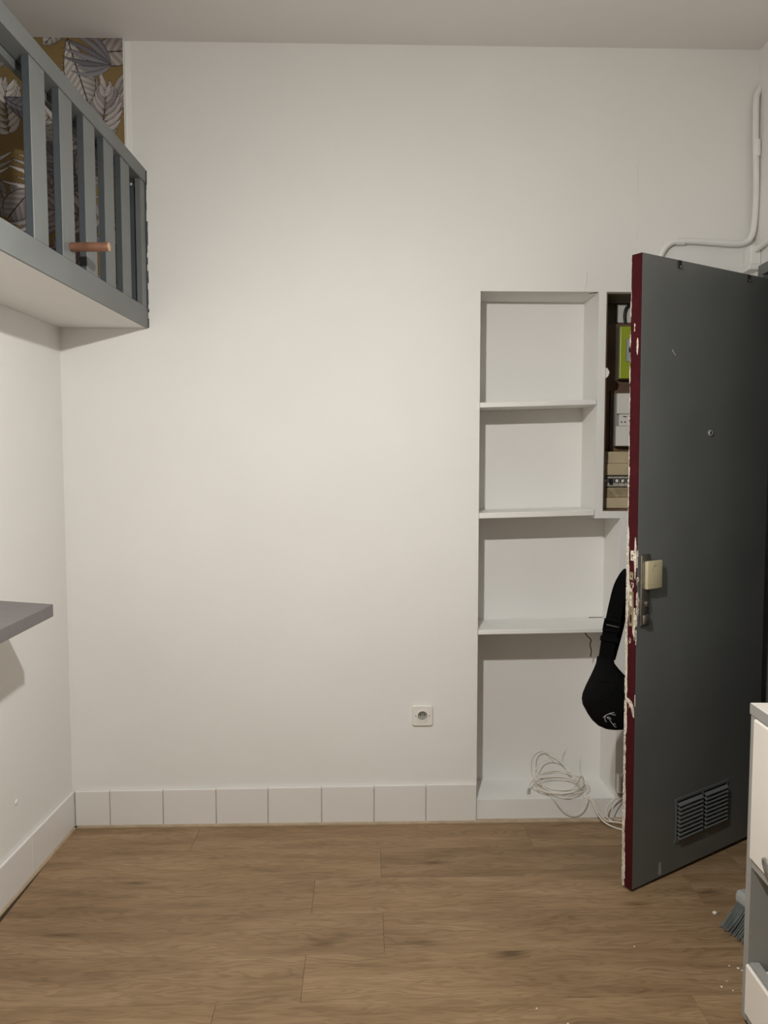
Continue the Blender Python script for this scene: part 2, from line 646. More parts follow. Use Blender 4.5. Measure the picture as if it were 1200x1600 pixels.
# ------------------------------------------------------------------ pendant lamp (hangs just above the view)
bx, by, bz = BULB_POS
lamp = empty('pendant_lamp', Matrix.Translation((bx, by, bz)))
tag(lamp, 'bare lit bulb hanging on a cord from the ceiling', 'lamp')
R_ = .030
prof = [(R_ * math.sin(math.radians(a)), -R_ * math.cos(math.radians(a))) for a in (2, 15, 30, 45, 60, 72, 82)]
MB().lathe(prof, n=20).build('bulb', M_bulb, lamp, smooth=True)
MB().lathe([(R_ * .992, -.0040), (R_ * .98, .0065), (.026, .020), (.018, .040), (.0145, .048)], n=20).build('bulb_base', M_plastic, lamp, smooth=True)
MB().lathe([(.0185, .0485), (.0195, .052), (.0195, .088), (.015, .098), (.006, .104)], n=20).build('socket', M_plastic, lamp, smooth=True)
MB().lathe([(.0032, .1045), (.0032, ZC - bz - .04)], n=10).build('cord', M_cable, lamp, smooth=True)
MB().lathe([(.006, ZC - bz - .0395), (.036, ZC - bz - .03), (.045, ZC - bz - .012), (.045, ZC - bz - .0005)], n=24).build('ceiling_rose', M_plastic, lamp, smooth=True)

# ------------------------------------------------------------------ mezzanine with balustrade
FX = -.935
mez = empty('mezzanine', Matrix.Translation((FX, 2.95, 1.954)))
tag(mez, 'raised mezzanine with grey slatted balustrade and white underside', 'mezzanine')
MI = Matrix.Translation((-FX, -2.95, -1.954))


def yw(x, v=0.0):        # world y of the far wall at world x, moved by v
    u = (x + v * math.sin(A)) / math.cos(A)
    return W(u, v, 0).y


EV = -.024
MB().prism([(-2.215, ROOM_Y0 + .004), (FX - .0085, ROOM_Y0 + .004), (FX - .0085, yw(FX, -.002)), (-1.0, yw(-1.0, -.002)), (-1.0, yw(-1.0, -.002)), (-2.215, yw(-2.215, -.002))][:4] +
           [(-2.215, yw(-2.215, -.002))], 1.9525, 2.012).build('platform', M_wall, mez, MI)
MB().prism([(FX - .008, ROOM_Y0 + .004), (FX, ROOM_Y0 + .004), (FX, yw(FX, -.003)), (FX - .008, yw(FX - .008, -.003))], 1.951, 2.026).build('fascia', M_grey, mez, MI)
ye = 2.951
# top rail, with a narrower batten behind
MB().box(FX - .052, FX + .004, ROOM_Y0 + .004, ye - .003, 2.489, 2.540, .003).build('top_rail', M_grey, mez, MI)
MB().box(FX - .072, FX - .053, ROOM_Y0 + .004, ye - .006, 2.470, 2.535, .002).build('rail_batten', M_grey, mez, MI)
bal_y = [2.6935, 2.539, 2.378, 2.2085, 2.0325]
y_ = 1.772
bal_y.append(y_)
while y_ > -2.2:
    y_ -= .172
    bal_y.append(y_)
bal_me = None
for y_ in bal_y:
    if bal_me is None:
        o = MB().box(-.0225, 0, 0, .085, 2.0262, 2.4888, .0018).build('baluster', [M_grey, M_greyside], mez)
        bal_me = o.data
        for pg in bal_me.polygons:          # the narrow sides get a darker blue-grey than the broad faces
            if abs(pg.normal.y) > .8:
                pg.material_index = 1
    else:
        o = bpy.data.objects.new('baluster', bal_me)
        COL.objects.link(o)
        o.parent = mez
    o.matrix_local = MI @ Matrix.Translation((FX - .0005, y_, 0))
MB().box(FX - .022, FX - .0005, 2.897, 2.9455, 2.0262, 2.4888, .002).build('end_post', M_grey, mez, MI)
MB().box(FX - .085, FX - .030, 2.915, 2.9415, 2.0125, 2.469, .002).build('wall_post', M_greyd, mez, MI)
# ragged paint line where the balustrade meets the wall
rag = MB()
random.seed(3)
zr = 1.953
while zr < 2.535:
    h_ = random.uniform(.012, .03)
    rag.box(FX - .004, FX + random.uniform(.001, .0065), yw(FX, -.0024), yw(FX, -.0008), zr, min(zr + h_, 2.535))
    zr += h_
rag.build('paint_edge', M_greyd, mez, MI)
# wooden peg sticking out of the balustrade
px_, py_, pz_ = FX + .0005, 2.262, 2.0665
pm = Matrix.Translation((px_, py_, pz_)) @ Matrix.Rotation(math.radians(90), 4, 'Y') @ Matrix.Rotation(math.radians(0), 4, 'X')
peg = MB().lathe([(.0128, 0), (.0132, .002), (.0132, .108), (.0124, .1095)], n=20).build('peg', M_dowel, mez, MI @ pm, smooth=True)
tag(peg, 'round brown wooden peg')
MB().lathe([(.0120, .1096), (.0116, .1102)], n=20).build('end_grain', M_dowel_end, peg, smooth=False)


# ------------------------------------------------------------------ leaf wallpaper (flat print as point colours)
def leaf_print(nx, nz, sx, sz, seed):
    rng = np.random.RandomState(seed)
    img = np.empty((nz, nx, 3))
    X, Z = np.meshgrid(np.linspace(0, sx, nx), np.linspace(0, sz, nz))
    img[:] = (.225, .150, .055)
    img *= (1 + .10 * np.sin(X * 9 + 2 * np.sin(Z * 7)) * np.sin(Z * 8 + 1))[..., None]
    dx = sx / (nx - 1)

    def blade(x, z, ang, ln, wd, col, vein=True, curve=0.0, dark=(.035, .026, .030), stripes=0):
        x1, z1 = x + ln * math.cos(ang), z + ln * math.sin(ang)
        pad = wd + abs(curve) * ln + .01
        i0, i1 = int((min(x, x1) - pad) / dx), int((max(x, x1) + pad) / dx) + 2
        j0, j1 = int((min(z, z1) - pad) / dx), int((max(z, z1) + pad) / dx) + 2
        i0, j0, i1, j1 = max(i0, 0), max(j0, 0), min(i1, nx), min(j1, nz)
        if i1 <= i0 or j1 <= j0:
            return
        xx, zz_ = X[j0:j1, i0:i1] - x, Z[j0:j1, i0:i1] - z
        s = (xx * math.cos(ang) + zz_ * math.sin(ang)) / ln
        t = -xx * math.sin(ang) + zz_ * math.cos(ang) - curve * ln * s * (1 - s) * 4
        hw_ = wd * np.clip(np.sin(np.pi * np.clip(s, 0, 1) ** .72), 0, 1) ** .8
        ins = (s > 0) & (s < 1) & (np.abs(t) < hw_)
        e = np.where(hw_ > 1e-6, np.abs(t) / np.maximum(hw_, 1e-6), 1)
        c = np.array(col)[None, None, :] * (1.12 - .45 * e * (t < 0) - .18 * (1 - s))[..., None]
        if stripes:
            sh = .5 + .5 * np.sin((s * ln * 1.0 + np.abs(t) * .8) * stripes * np.sign(t + 1e-9) * np.sign(t + 1e-9))
            c = c * (.62 + .42 * sh)[..., None]
        if vein:
            c = np.where((np.abs(t) < max(.0013, .045 * wd))[..., None], np.array(dark), c)
        c = np.where(((hw_ - np.abs(t)) < max(.0014, .06 * wd))[..., None], np.array(dark) * 1.3, c)
        sub = img[j0:j1, i0:i1]
        sub[ins] = c[ins]

    pal = [(.50, .46, .43), (.36, .32, .31), (.56, .52, .48), (.25, .22, .23), (.40, .35, .32), (.20, .19, .21)]
    n = int(sx * sz / .0142)
    for it in range(n):
        x, z = rng.uniform(-.1, sx + .1), rng.uniform(-.1, sz + .1)
        ang = rng.uniform(.15, math.pi - .15) if rng.rand() < .75 else rng.uniform(0, 2 * math.pi)
        col = pal[rng.randint(len(pal))]
        kind = rng.rand()
        if kind < .30:                         # broad leaf with ribs
            blade(x, z, ang, rng.uniform(.15, .25), rng.uniform(.034, .055), col, True, rng.uniform(-.14, .14), stripes=rng.uniform(200, 330))
        elif kind < .74:                       # feather frond
            ln = rng.uniform(.14, .24)
            cv = rng.uniform(-1.1, 1.1)
            m_ = 8
            px, pz, a = x, z, ang
            for q in range(m_):
                tt = q / (m_ - 1)
                l2 = ln * (.30 + .42 * math.sin(math.pi * (.15 + .8 * tt)))
                for sgn in (1, -1):
                    f = rng.uniform(.65, 1.3)
                    blade(px, pz, a + sgn * (.85 - .55 * tt), l2 * .85, .0120, tuple(c_ * f for c_ in col), False, .09 * sgn)
                px += ln / m_ * math.cos(a)
                pz += ln / m_ * math.sin(a)
                a += cv / m_
            blade(x, z, ang + cv * .3, ln, .0022, (.06, .05, .05), False)
        else:                                  # grass-like spray
            for q in range(7):
                f = rng.uniform(.7, 1.35)
                blade(x, z, ang + (q - 3) * .15, rng.uniform(.12, .22), .0105, tuple(c_ * f for c_ in col), False, (q - 3) * .05)
    return np.clip(img, 0, 1)


def paper_sheet(name, parent, M, sx, sz, step, seed):
    nx, nz = int(sx / step) + 1, int(sz / step) + 1
    img = leaf_print(nx, nz, sx, sz, seed)
    X, Z = np.meshgrid(np.linspace(0, sx, nx), np.linspace(0, sz, nz))
    co = np.stack([X.ravel(), np.zeros(nx * nz), Z.ravel()], 1).astype(np.float32)
    idx = np.arange(nx * nz).reshape(nz, nx)
    quads = np.stack([idx[:-1, :-1].ravel(), idx[:-1, 1:].ravel(), idx[1:, 1:].ravel(), idx[1:, :-1].ravel()], 1).astype(np.int32)
    me = bpy.data.meshes.new(name)
    me.vertices.add(len(co))
    me.vertices.foreach_set('co', co.ravel())
    me.loops.add(quads.size)
    me.loops.foreach_set('vertex_index', quads.ravel())
    me.polygons.add(len(quads))
    me.polygons.foreach_set('loop_start', np.arange(0, quads.size, 4, dtype=np.int32))
    me.update(calc_edges=True)
    at = me.color_attributes.new('print', 'FLOAT_COLOR', 'POINT')
    at.data.foreach_set('color', np.concatenate([img.reshape(-1, 3), np.ones((nx * nz, 1))], 1).astype(np.float32).ravel())
    me.materials.append(M_paper)
    o = bpy.data.objects.new(name, me)
    COL.objects.link(o)
    o.parent = parent
    o.matrix_local = M
    return o


pp = paper_sheet('wallpaper', wall_back, Matrix.Translation((-2.215, WPV - .0006, 2.034)), 1.2125, ZC - .002 - 2.034 - .001, .002, 11)
tag(pp, 'ochre wallpaper printed with grey palm leaves')
p2 = paper_sheet('wallpaper', wall_side, Matrix.Translation((-2.2192, ROOM_Y0 + .01, 2.034)) @ Matrix.Rotation(math.pi / 2, 4, 'Z'), 5.3, ZC - 2.04, .008, 5)

# ------------------------------------------------------------------ charcoal wall table on the side wall
wt = MB()
wt.prism([(XL + .002, 2.377), (XL + .002, 1.20), (-.985, 1.20), (-1.040, 2.310)], 0, .038)
bmesh.ops.bevel(wt.bm, geom=list(wt.bm.edges), offset=.0015, segments=1, affect='EDGES')
wt = wt.build('wall_table', M_worktop, M=Matrix.Translation((0, 0, .973)))
tag(wt, 'narrow charcoal tabletop fixed to the white side wall', 'table')

# ------------------------------------------------------------------ niche shelves
labels = ['white shelf board in the niche, level with the green meter box',
          'white shelf board in the niche, level with the beige fuse box',
          'lowest white shelf board in the niche, beside the black bag strap']
for (za, zb, th_, u1), lb in zip(((1.653, 1.666, .020, NU1 - .0015), (1.221, 1.233, .022, NU1 - .0015), (.760, .767, .018, NU3 - .0015)), labels):
    s = MB()
    s.box(NU0 + .0015, u1, -.0005, ND - .002, 0, th_, .0025, 2)
    sh = math.atan2(zb - za, u1 - NU0)
    s = s.build('niche_shelf', M_shelf, M=WM @ Matrix.Translation((NU0, 0, za)) @ Matrix.Rotation(-sh, 4, 'Y') @ Matrix.Translation((-NU0, 0, 0)))
    tag(s, lb, 'shelf', 'shelf boards in the wall niche')
# dangling wire and bracket below the lowest shelf
wv = MB().tube([W(.803, .15, .757), W(.804, .15, .735), W(.818, .145, .715), W(.832, .15, .70), W(.828, .15, .68), W(.834, .15, .655), W(.831, .15, .63)], .0022, 8)
wv = wv.build('loose_wire', M_blackcable, smooth=True)
tag(wv, 'short dark wire dangling below the lowest niche shelf', 'wire')

# ------------------------------------------------------------------ meter cabinet and its fittings
mc = empty('meter_cabinet', W(NU2, ND, 1.25) and Matrix.Translation(W(NU2, ND, 1.25)) @ Matrix.Rotation(A, 4, 'Z'))
tag(mc, 'brown lined recess cabinet holding the electric meter', 'cabinet')
MC = Matrix.Translation((-NU2, -ND, -1.25))
MB().box(NU2 + .001, EU1 - .001, ND - .006, ND - .001, 1.2505, 2.0975).build('back_panel', M_brown2, mc, MC)
MB().box(NU2 + .0065, EU1 - .0065, .158, ND - .0065, 1.256, 2.005, .002).build('mounting_board', M_brown, mc, MC)
MB().box(NU2 + .001, NU2 + .006, .004, ND - .0065, 1.2565, 2.0915).build('side_panel', M_brown, mc, MC)
MB().box(EU1 - .006, EU1 - .001, .004, ND - .0065, 1.2565, 2.0915).build('side_panel', M_brown, mc, MC)
MB().box(NU2 + .001, EU1 - .001, .004, ND - .0065, 2.092, 2.0975).build('top_panel', M_brown2, mc, MC)
MB().box(NU2 + .001, EU1 - .001, .004, ND - .0065, 1.2505, 1.2560).build('bottom_panel', M_brown, mc, MC)

CBM = MC @ Matrix.Translation((.925, ND - .0065, 2.012))
cpl = MB().box(0, .13, -.009, 0, .002, .078, .001).build('cable_plate', M_plastic, mc, CBM)
MB().tube([(.03, -.020, .002), (.027, -.022, .03), (.033, -.023, .058), (.055, -.023, .073), (.085, -.023, .075), (.11, -.022, .06), (.118, -.020, .03), (.12, -.020, .002)], .0058, 10).build('cable', M_blackcable, cpl, smooth=True)

mt = empty('electric_meter', WM @ Matrix.Translation((.915, .157, 1.778)))
tag(mt, 'lime green electric meter in a grey case', 'meter')
MB().box(0, .135, -.032, 0, -.002, .212, .002).build('case', M_greybox, mt)
MB().box(.0005, .1345, -.046, -.0325, 0, .209, .004, 2).build('cover', M_lime, mt)
win = MB().box(.0245, .11, -.0475, -.0462, .068, .160, .0006)
win = win.build('window_frame', M_greybox, mt)
dsp = MB().box(.0265, .108, -.0488, -.0476, .070, .158).build('display', M_meterwin, win)
MB().box(.036, .052, -.0496, -.0489, .104, .124).build('port', M_hole, mt)
MB().box(.056, .10, -.0496, -.0489, .120, .146).build('screen', simple('lcd_screen', (.22, .25, .20), .3), mt)

br = empty('main_breaker', WM @ Matrix.Translation((.905, .157, 1.506)))
tag(br, 'white main circuit breaker below the green meter', 'breaker')
MB().box(-.012, .125, -.010, 0, -.030, .228, .001).build('back_board', M_brown, br)
MB().box(0, .11, -.038, -.0105, 0, .214, .002).build('case', M_carcass, br)
MB().box(.002, .108, -.054, -.0385, .130, .213, .003).build('upper_cover', M_plastic, br)
MB().box(.012, .104, -.050, -.0385, .082, .129, .002).build('switch_block', M_plastic, br)
MB().box(.0, .108, -.054, -.0385, .001, .081, .003).build('lower_cover', M_plastic, br)
for hx in (.022, .036):
    MB().lathe([(.0032, 0), (.0032, .0006)], n=12).build('screw', M_hole, br, Matrix.Translation((hx, -.0502, .098)) @ Matrix.Rotation(math.pi / 2, 4, 'X'))
MB().box(.028, .042, -.0512, -.0503, .118, .1215).build('mark', M_hole, br)

fb = empty('fuse_box', WM @ Matrix.Translation((NU2 + .0075, .157, 1.2565)))
tag(fb, 'aged beige fuse box with a row of breakers under the meter', 'fuse box')
fw = EU1 - NU2 - .016
MB().box(0, fw, -.060, 0, 0, .228, .001).build('case', M_beigeworn, fb)
MB().box(0, fw, -.096, -.0605, .180, .227, .003).build('cover_strip', M_beigebox, fb)
MB().box(0, fw, -.104, -.0605, .133, .1795, .003).build('cover_strip', M_beigebox, fb)
MB().box(0, fw, -.100, -.0605, .044, .084, .003).build('cover_strip', M_beigeworn, fb)
MB().box(0, fw, -.108, -.0605, .001, .0435, .003).build('cover_strip', M_beigebox, fb)
MB().box(0, fw, -.080, -.0605, .0845, .1325).build('breaker_rail', M_rail_grey, fb)
for k in range(12):
    xk = .006 + k * .0235
    q = MB().box(xk, xk + .022, -.098, -.0805, .088, .128, .0015).build('breaker', M_rail_grey, fb)
    MB().box(xk + .001, xk + .021, -.0995, -.0982, .103, .121).build('slot', M_hole, q)
    up_ = k != 1
    MB().box(xk + .006, xk + .016, -.1075, -.0998, .105 if up_ else .097, .117 if up_ else .108, .001).build('lever', M_plastic if up_ else M_hole, q)

hk = MB()
hk.poly([(0, -.022), (.008, -.015), (.013, 0), (.006, .014), (0, .017)], 'y', -.006, .001)
hk = hk.build('wall_clip', M_plastic, M=WM @ Matrix.Translation((NU2 + .001, -.0025, 1.79)))
tag(hk, 'small white clip on the edge of the meter recess', 'clip')

# ------------------------------------------------------------------ wall socket
so = empty('wall_socket', WM @ Matrix.Translation((.1155, -.0004, .437)))
tag(so, 'square white power socket low on the far wall', 'socket')
MF = Matrix.Rotation(math.pi / 2, 4, 'X')            # lathe axis towards the room (-v)
pl = MB()
# plate with a round hole
n = 40
Rh = .0195
bm = pl.bm
rings = []
for (sc, zv) in ((.0405, 0.0), (.0405, .006), (.0385, .0085)):
    ring = []
    for i in range(n):
        a = 2 * math.pi * (i + .5) / n
        c, s_ = math.cos(a), math.sin(a)
        k_ = sc / max(abs(c), abs(s_))
        ring.append(bm.verts.new((c * k_, -zv, s_ * k_)))
    rings.append(ring)
for (r_, zv) in ((.0235, .0085), (.0225, .0112), (Rh, .0112), (Rh - .001, .0015)):
    rings.append([bm.verts.new((math.cos(2 * math.pi * (i + .5) / n) * r_, -zv, math.sin(2 * math.pi * (i + .5) / n) * r_)) for i in range(n)])
for a, b_ in zip(rings, rings[1:]):
    for i in range(n):
        j = (i + 1) % n
        bm.faces.new((a[i], a[j], b_[j], b_[i]))
pl.build('plate', M_plastic, so, smooth=True)
MB().lathe([(Rh - .0012, .0004), (Rh - .0012, .0018)], M=MF, n=32).build('well', M_carcass, so)
for sx_ in (-1, 1):
    MB().lathe([(.0030, .0019), (.0030, .0024)], M=Matrix.Translation((sx_ * .0085, 0, .003)) @ MF, n=14).build('pin_hole', M_hole, so)
    MB().lathe([(.0022, .0086), (.0022, .0092)], M=Matrix.Translation((sx_ * .0275, 0, 0)) @ MF, n=12).build('screw', M_greybox, so)
MB().lathe([(.0024, .0019), (.0024, .0095), (.0015, .0112)], M=Matrix.Translation((0, 0, .009)) @ MF, n=14).build('earth_pin', M_metalrod, so, smooth=True)

# ------------------------------------------------------------------ surface conduit in the corner
cd = empty('conduit', WM @ Matrix.Translation((1.02, 0, 2.2)))
tag(cd, 'white painted cable conduit curving along the wall above the door', 'conduit')
Mcd = Matrix.Translation((-1.02, 0, -2.2))
path = [(1.005, -.013, 2.16), (1.012, -.014, 2.20), (1.026, -.014, 2.238), (1.046, -.014, 2.268), (1.073, -.016, 2.284), (1.125, -.018, 2.288), (1.207, -.022, 2.282), (1.295, -.026, 2.276),
        (1.340, -.020, 2.281), (1.366, -.022, 2.298), (1.377, -.026, 2.34), (1.380, -.030, 2.44), (1.377, -.030, 2.555), (1.372, -.028, 2.666), (1.372, -.024, 2.79), (1.377, -.018, 2.83), (1.392, -.012, 2.862)]
MB().tube(path, .0115, 12, 5).build('pipe', M_wall, cd, Mcd, smooth=True)
cl = Matrix.Translation((1.083, -.0165, 2.2855)) @ Matrix.Rotation(math.pi / 2, 4, 'Y')
MB().lathe([(.0125, 0), (.0138, .001), (.0138, .029), (.0125, .03)], M=cl, n=16).build('collar', M_shelf, cd, Mcd, smooth=True)
cl = Matrix.Translation((1.3785, -.0305, 2.60)) @ Matrix.Rotation(math.radians(-2), 4, 'Y')
MB().lathe([(.0122, 0), (.0132, .001), (.0132, .06), (.0122, .061)], M=cl, n=16).build('collar', M_shelf, cd, Mcd, smooth=True)

# painted junction box in the corner over the doorway and the branch along the side wall
jb = empty('junction_box', Matrix.Translation((XR - .03, 2.99, 2.19)))
tag(jb, 'white painted junction box in the corner above the doorway', 'junction box')
JM = Matrix.Translation((-(XR - .03), -2.99, -2.19))
MB().box(XR - .040, XR - .0005, 2.985, yw(XR, -.004), 2.192, 2.262, .004, 2).build('box', M_shelf, jb, JM)
MB().box(XR - .046, XR - .0005, 2.980, yw(XR, -.004), 2.170, 2.1915, .002).build('lip', M_shelf, jb, JM)
MB().tube([(XR - .020, 2.985, 2.245), (XR - .016, 2.95, 2.250), (XR - .014, 2.90, 2.256), (XR - .013, 2.80, 2.262), (XR - .013, 2.5, 2.268), (XR - .013, 2.0, 2.27)], .011, 12, 5).build('branch_pipe', M_wall, jb, JM, smooth=True)

# ------------------------------------------------------------------ door frame and entrance door
fr = MB()
fx0, fx1 = XR - .012, XR + .10
fr.box(fx0, fx1, OY0 + .001, OY0 + .040, 0.0, OZ - .041, .002)
fr.box(fx0, fx1, OY1 - .040, OY1 - .001, 0.0, OZ - .041, .002)
fr.box(fx0, fx1, OY0 + .001, OY1 - .001, OZ - .0405, OZ - .001, .002)
fr = fr.build('trim_3', M_door)
tag(fr, 'dark grey frame lining the entrance doorway', 'door frame', kind='structure')

TH = math.radians(33.4)
DW, DT, DH0, DH1 = .728, .040, .010, 2.106
DM = Matrix.Translation((.80, 2.497, 0)) @ Matrix.Rotation(TH, 4, 'Z') @ Matrix.Rotation(-.0085, 4, 'Y')
door = empty('door_1', DM)
tag(door, 'open dark grey entrance door with a chipped burgundy edge', 'door', kind='structure')
MB().box(.0022, DW, 0, DT, DH0, DH1, .0012).build('leaf', M_door, door)
ed = MB()
nz_ = 2
ed.box(-.0002, .0021, .0002, DT - .0002, DH0 + .0005, DH1 - .0005)
ed = ed.build('edge', M_edge, door)
tag(ed, 'burgundy painted door edge chipped to pale primer')
# thick flakes of old paint along the arris
random.seed(12)
fl = MB()
z_ = .03
while z_ < 1.98:
    h_ = random.uniform(.015, .07)
    if z_ < .60 or .80 < z_ < 1.18 or random.random() < .35:
        wv_ = random.uniform(.002, .007) if not (.12 < z_ < .55) else random.uniform(.004, .0095)
        pts = []
        for t in range(7):
            pts.append((DT - wv_ * random.uniform(.35, 1.0) * (math.sin(math.pi * (t + .5) / 7) ** .4), z_ + h_ * t / 6))
        pts = pts + [(DT + .001, z_ + h_), (DT + .001, z_)]
        fl.poly(pts, 'x', -.0016 - random.uniform(0, .0008), .001)
    z_ += h_ * random.uniform(.8, 1.2)
fl.build('paint_flakes', M_chip, door)
fl = MB()
for (zc_, hh, ww) in ((1.815, .028, .007), (.655, .030, .028), (.92, .06, .011), (1.13, .07, .010)):
    y0_ = DT * .05 if zc_ != 1.815 else .008
    if zc_ == .655:
        pts = [(.001, .628), (.004, .640), (.012, .652), (.024, .660), (.038, .662), (.039, .654), (.030, .648), (.022, .640), (.012, .625), (.006, .605), (.001, .600)]
    else:
        pts = [(y0_ + ww * (.5 + .5 * math.cos(a)) * random.uniform(.7, 1.1), zc_ + hh * math.sin(a) * random.uniform(.8, 1.1)) for a in np.linspace(0, 2 * math.pi, 11)[:-1]]
    fl.poly(pts, 'x', -.0016, .001)
fl.build('paint_chips', M_chip, door)

# lock face plates in the edge
pt = MB().box(-.0040, -.0003, .0095, .0275, .905, 1.02, .0015).build('lock_plate', M_brass, door)
MB().box(-.0058, -.0041, .0135, .0235, .972, 1.008, .0005).build('bolt', M_chip, pt)
pts = [(.0185 + .0045 * math.cos(a), .930 + .016 * math.sin(a)) for a in np.linspace(0, 2 * math.pi, 15)[:-1]]
MB().poly(pts, 'x', -.0046, -.0041).build('bolt_slot', M_hole, pt)
MB().lathe([(.003, 0), (.003, .0008)], n=12).build('screw', M_chrome, pt, Matrix.Translation((-.0041, .0185, .957)) @ Matrix.Rotation(-math.pi / 2, 4, 'Y'))
pt = MB().box(-.0036, -.0003, .012, .0265, 1.058, 1.084, .001).build('latch_plate', M_brass, door)
MB().lathe([(.0028, 0), (.0028, .0008)], n=12).build('screw', M_hole, pt, Matrix.Translation((-.0037, .019, 1.071)) @ Matrix.Rotation(-math.pi / 2, 4, 'Y'))
pt = MB().box(-.0030, -.0003, .010, .0245, 1.122, 1.155, .001).build('latch_plate', M_chip, door)
MB().lathe([(.0028, 0), (.0028, .0008)], n=12).build('screw', M_hole, pt, Matrix.Translation((-.0031, .017, 1.139)) @ Matrix.Rotation(-math.pi / 2, 4, 'Y'))

# nickel lock plate on the room side, cream lock box on it
esc = MB().box(.0125, .060, -.007, -.0003, .905, 1.142, .005, 3).build('escutcheon', M_chrome, door, smooth=True)
MB().box(.020, .050, -.016, -.0072, .912, .944, .004, 2).build('lock_lug', M_chrome, esc, smooth=True)
MB().lathe([(.0095, 0), (.0095, .004), (.0075, .006)], n=20).build('cylinder', M_chrome, esc, Matrix.Translation((.042, -.0072, .978)) @ Matrix.Rotation(math.pi / 2, 4, 'X'), smooth=True)
MB().box(.0355, .0475, -.0105, -.0072, .950, .972, .003, 2).build('keyway', M_hole, esc)
lb = MB().box(.029, .103, -.021, -.0073, 1.028, 1.120, .003, 2).build('lock_box', M_cream, door, smooth=True)
tag(lb, 'cream plastic lock cover')
for (a0, b0, a1, b1) in ((.048, 1.092, .062, 1.107), (.066, 1.114, .060, 1.100), (.060, 1.100, .078, 1.106)):
    MB().tube([(a0, -.0212, b0), ((a0 + a1) / 2, -.0212, (b0 + b1) / 2 + .002), (a1, -.0212, b1)], .0006, 6, 3).build('scratch', M_brass, lb)
# pale torn paint beside the lock plate
random.seed(21)
tp = MB()
for (zc_, hh, xc, ww) in ((.957, .018, .004, .008), (.985, .020, .005, .0075), (1.005, .014, .003, .005), (.925, .018, .0012, .003), (1.062, .010, .0045, .007), (1.115, .018, .0004, .002), (.87, .025, .0, .0012), (.66, .02, .0, .0010), (1.145, .012, .0012, .003)):
    pts = [(max(-.0005, xc + ww * math.cos(a) * random.uniform(.55, 1.15)), zc_ + hh * math.sin(a) * random.uniform(.6, 1.15)) for a in np.linspace(0, 2 * math.pi, 19)[:-1]]
    tp.poly(pts, 'y', -.0022, .0008)
tp.build('torn_paint', M_chip, door)
# peephole
pe = MB().lathe([(.0105, 0), (.0105, .003), (.0085, .005), (.006, .005), (.0055, .0025)], n=24).build('peephole', M_carcass, door, Matrix.Translation((.371, -.0002, 1.541)) @ Matrix.Rotation(math.pi / 2, 4, 'X'), smooth=True)
MB().lathe([(.0056, .0026), (.0056, .0032)], n=20).build('lens', M_hole, pe)
# small dark catches at the top
for xa, xb, za, zb in ((.178, .192, 2.078, 2.104), (.566, .577, 2.078, 2.104)):
    ct = MB().box(xa, xb, -.005, -.0003, za, zb, .001).build('catch', M_hole, door)
    MB().box(xa + .003, xb - .002, -.008, -.0052, za, za + .008, .001).build('catch_lug', M_chrome, ct)
# scratch and scrap of tape
MB().tube([(.158, -.0004, 1.812), (.166, -.0004, 1.803), (.176, -.0004, 1.795)], .0009, 6, 3).build('scratch', M_chip, door)
tpz = MB()
tpz.poly([(.138, .020), (.147, .018), (.154, .024), (.150, .050), (.145, .064), (.140, .060), (.139, .040)], 'y', -.0012, -.0003)
tpz.build('tape_scrap', M_carcass, door)
# two louvred vents
for (xa, xb, za, zb) in ((.231, .369, .122, .258), (.381, .517, .122, .258)):
    v = MB()
    v.box(xa - .012, xb + .012, -.003, -.0003, za - .014, za, .0008)
    v.box(xa - .012, xb + .012, -.003, -.0003, zb, zb + .010, .0008)
    v.box(xa - .006, xa, -.003, -.0003, za, zb)
    v.box(xb, xb + .006, -.003, -.0003, za, zb)
    v = v.build('vent', M_door, door)
    MB().box(xa, xb, -.0011, -.0003, za, zb).build('vent_opening', M_black, v)
    ns = 9
    sl = None
    for k in range(ns):
        zk = za + (k + .30) * (zb - za) / ns
        m_ = Matrix.Translation((0, -.0065, zk)) @ Matrix.Rotation(math.radians(40), 4, 'X')
        if sl is None:
            sl = MB().box(xa + .001, xb - .001, -.0070, .0055, -.0008, .0008).build('slat', M_door, v, m_)
        else:
            o = bpy.data.objects.new('slat', sl.data)
            COL.objects.link(o)
            o.parent = v
            o.matrix_local = m_
# handle on the far side of the door, the bag hangs from it
hd = MB().box(.064, .106, DT + .0003, DT + .008, .93, 1.13, .004, 2).build('back_plate', M_chrome, door, smooth=True)
MB().tube([(.090, DT + .008, 1.046), (.090, DT + .066, 1.046), (.094, DT + .080, 1.046), (.108, DT + .085, 1.046), (.165, DT + .084, 1.044)], .0085, 12, 5).build('lever', M_chrome, hd, smooth=True)

# ------------------------------------------------------------------ black crossbody bag hanging on the handle
BY = 2.640
SCB = BY / 2.68


def bgx(x):
    return x * SCB


def bgz(z):
    return CAM_H + (z - CAM_H) * SCB


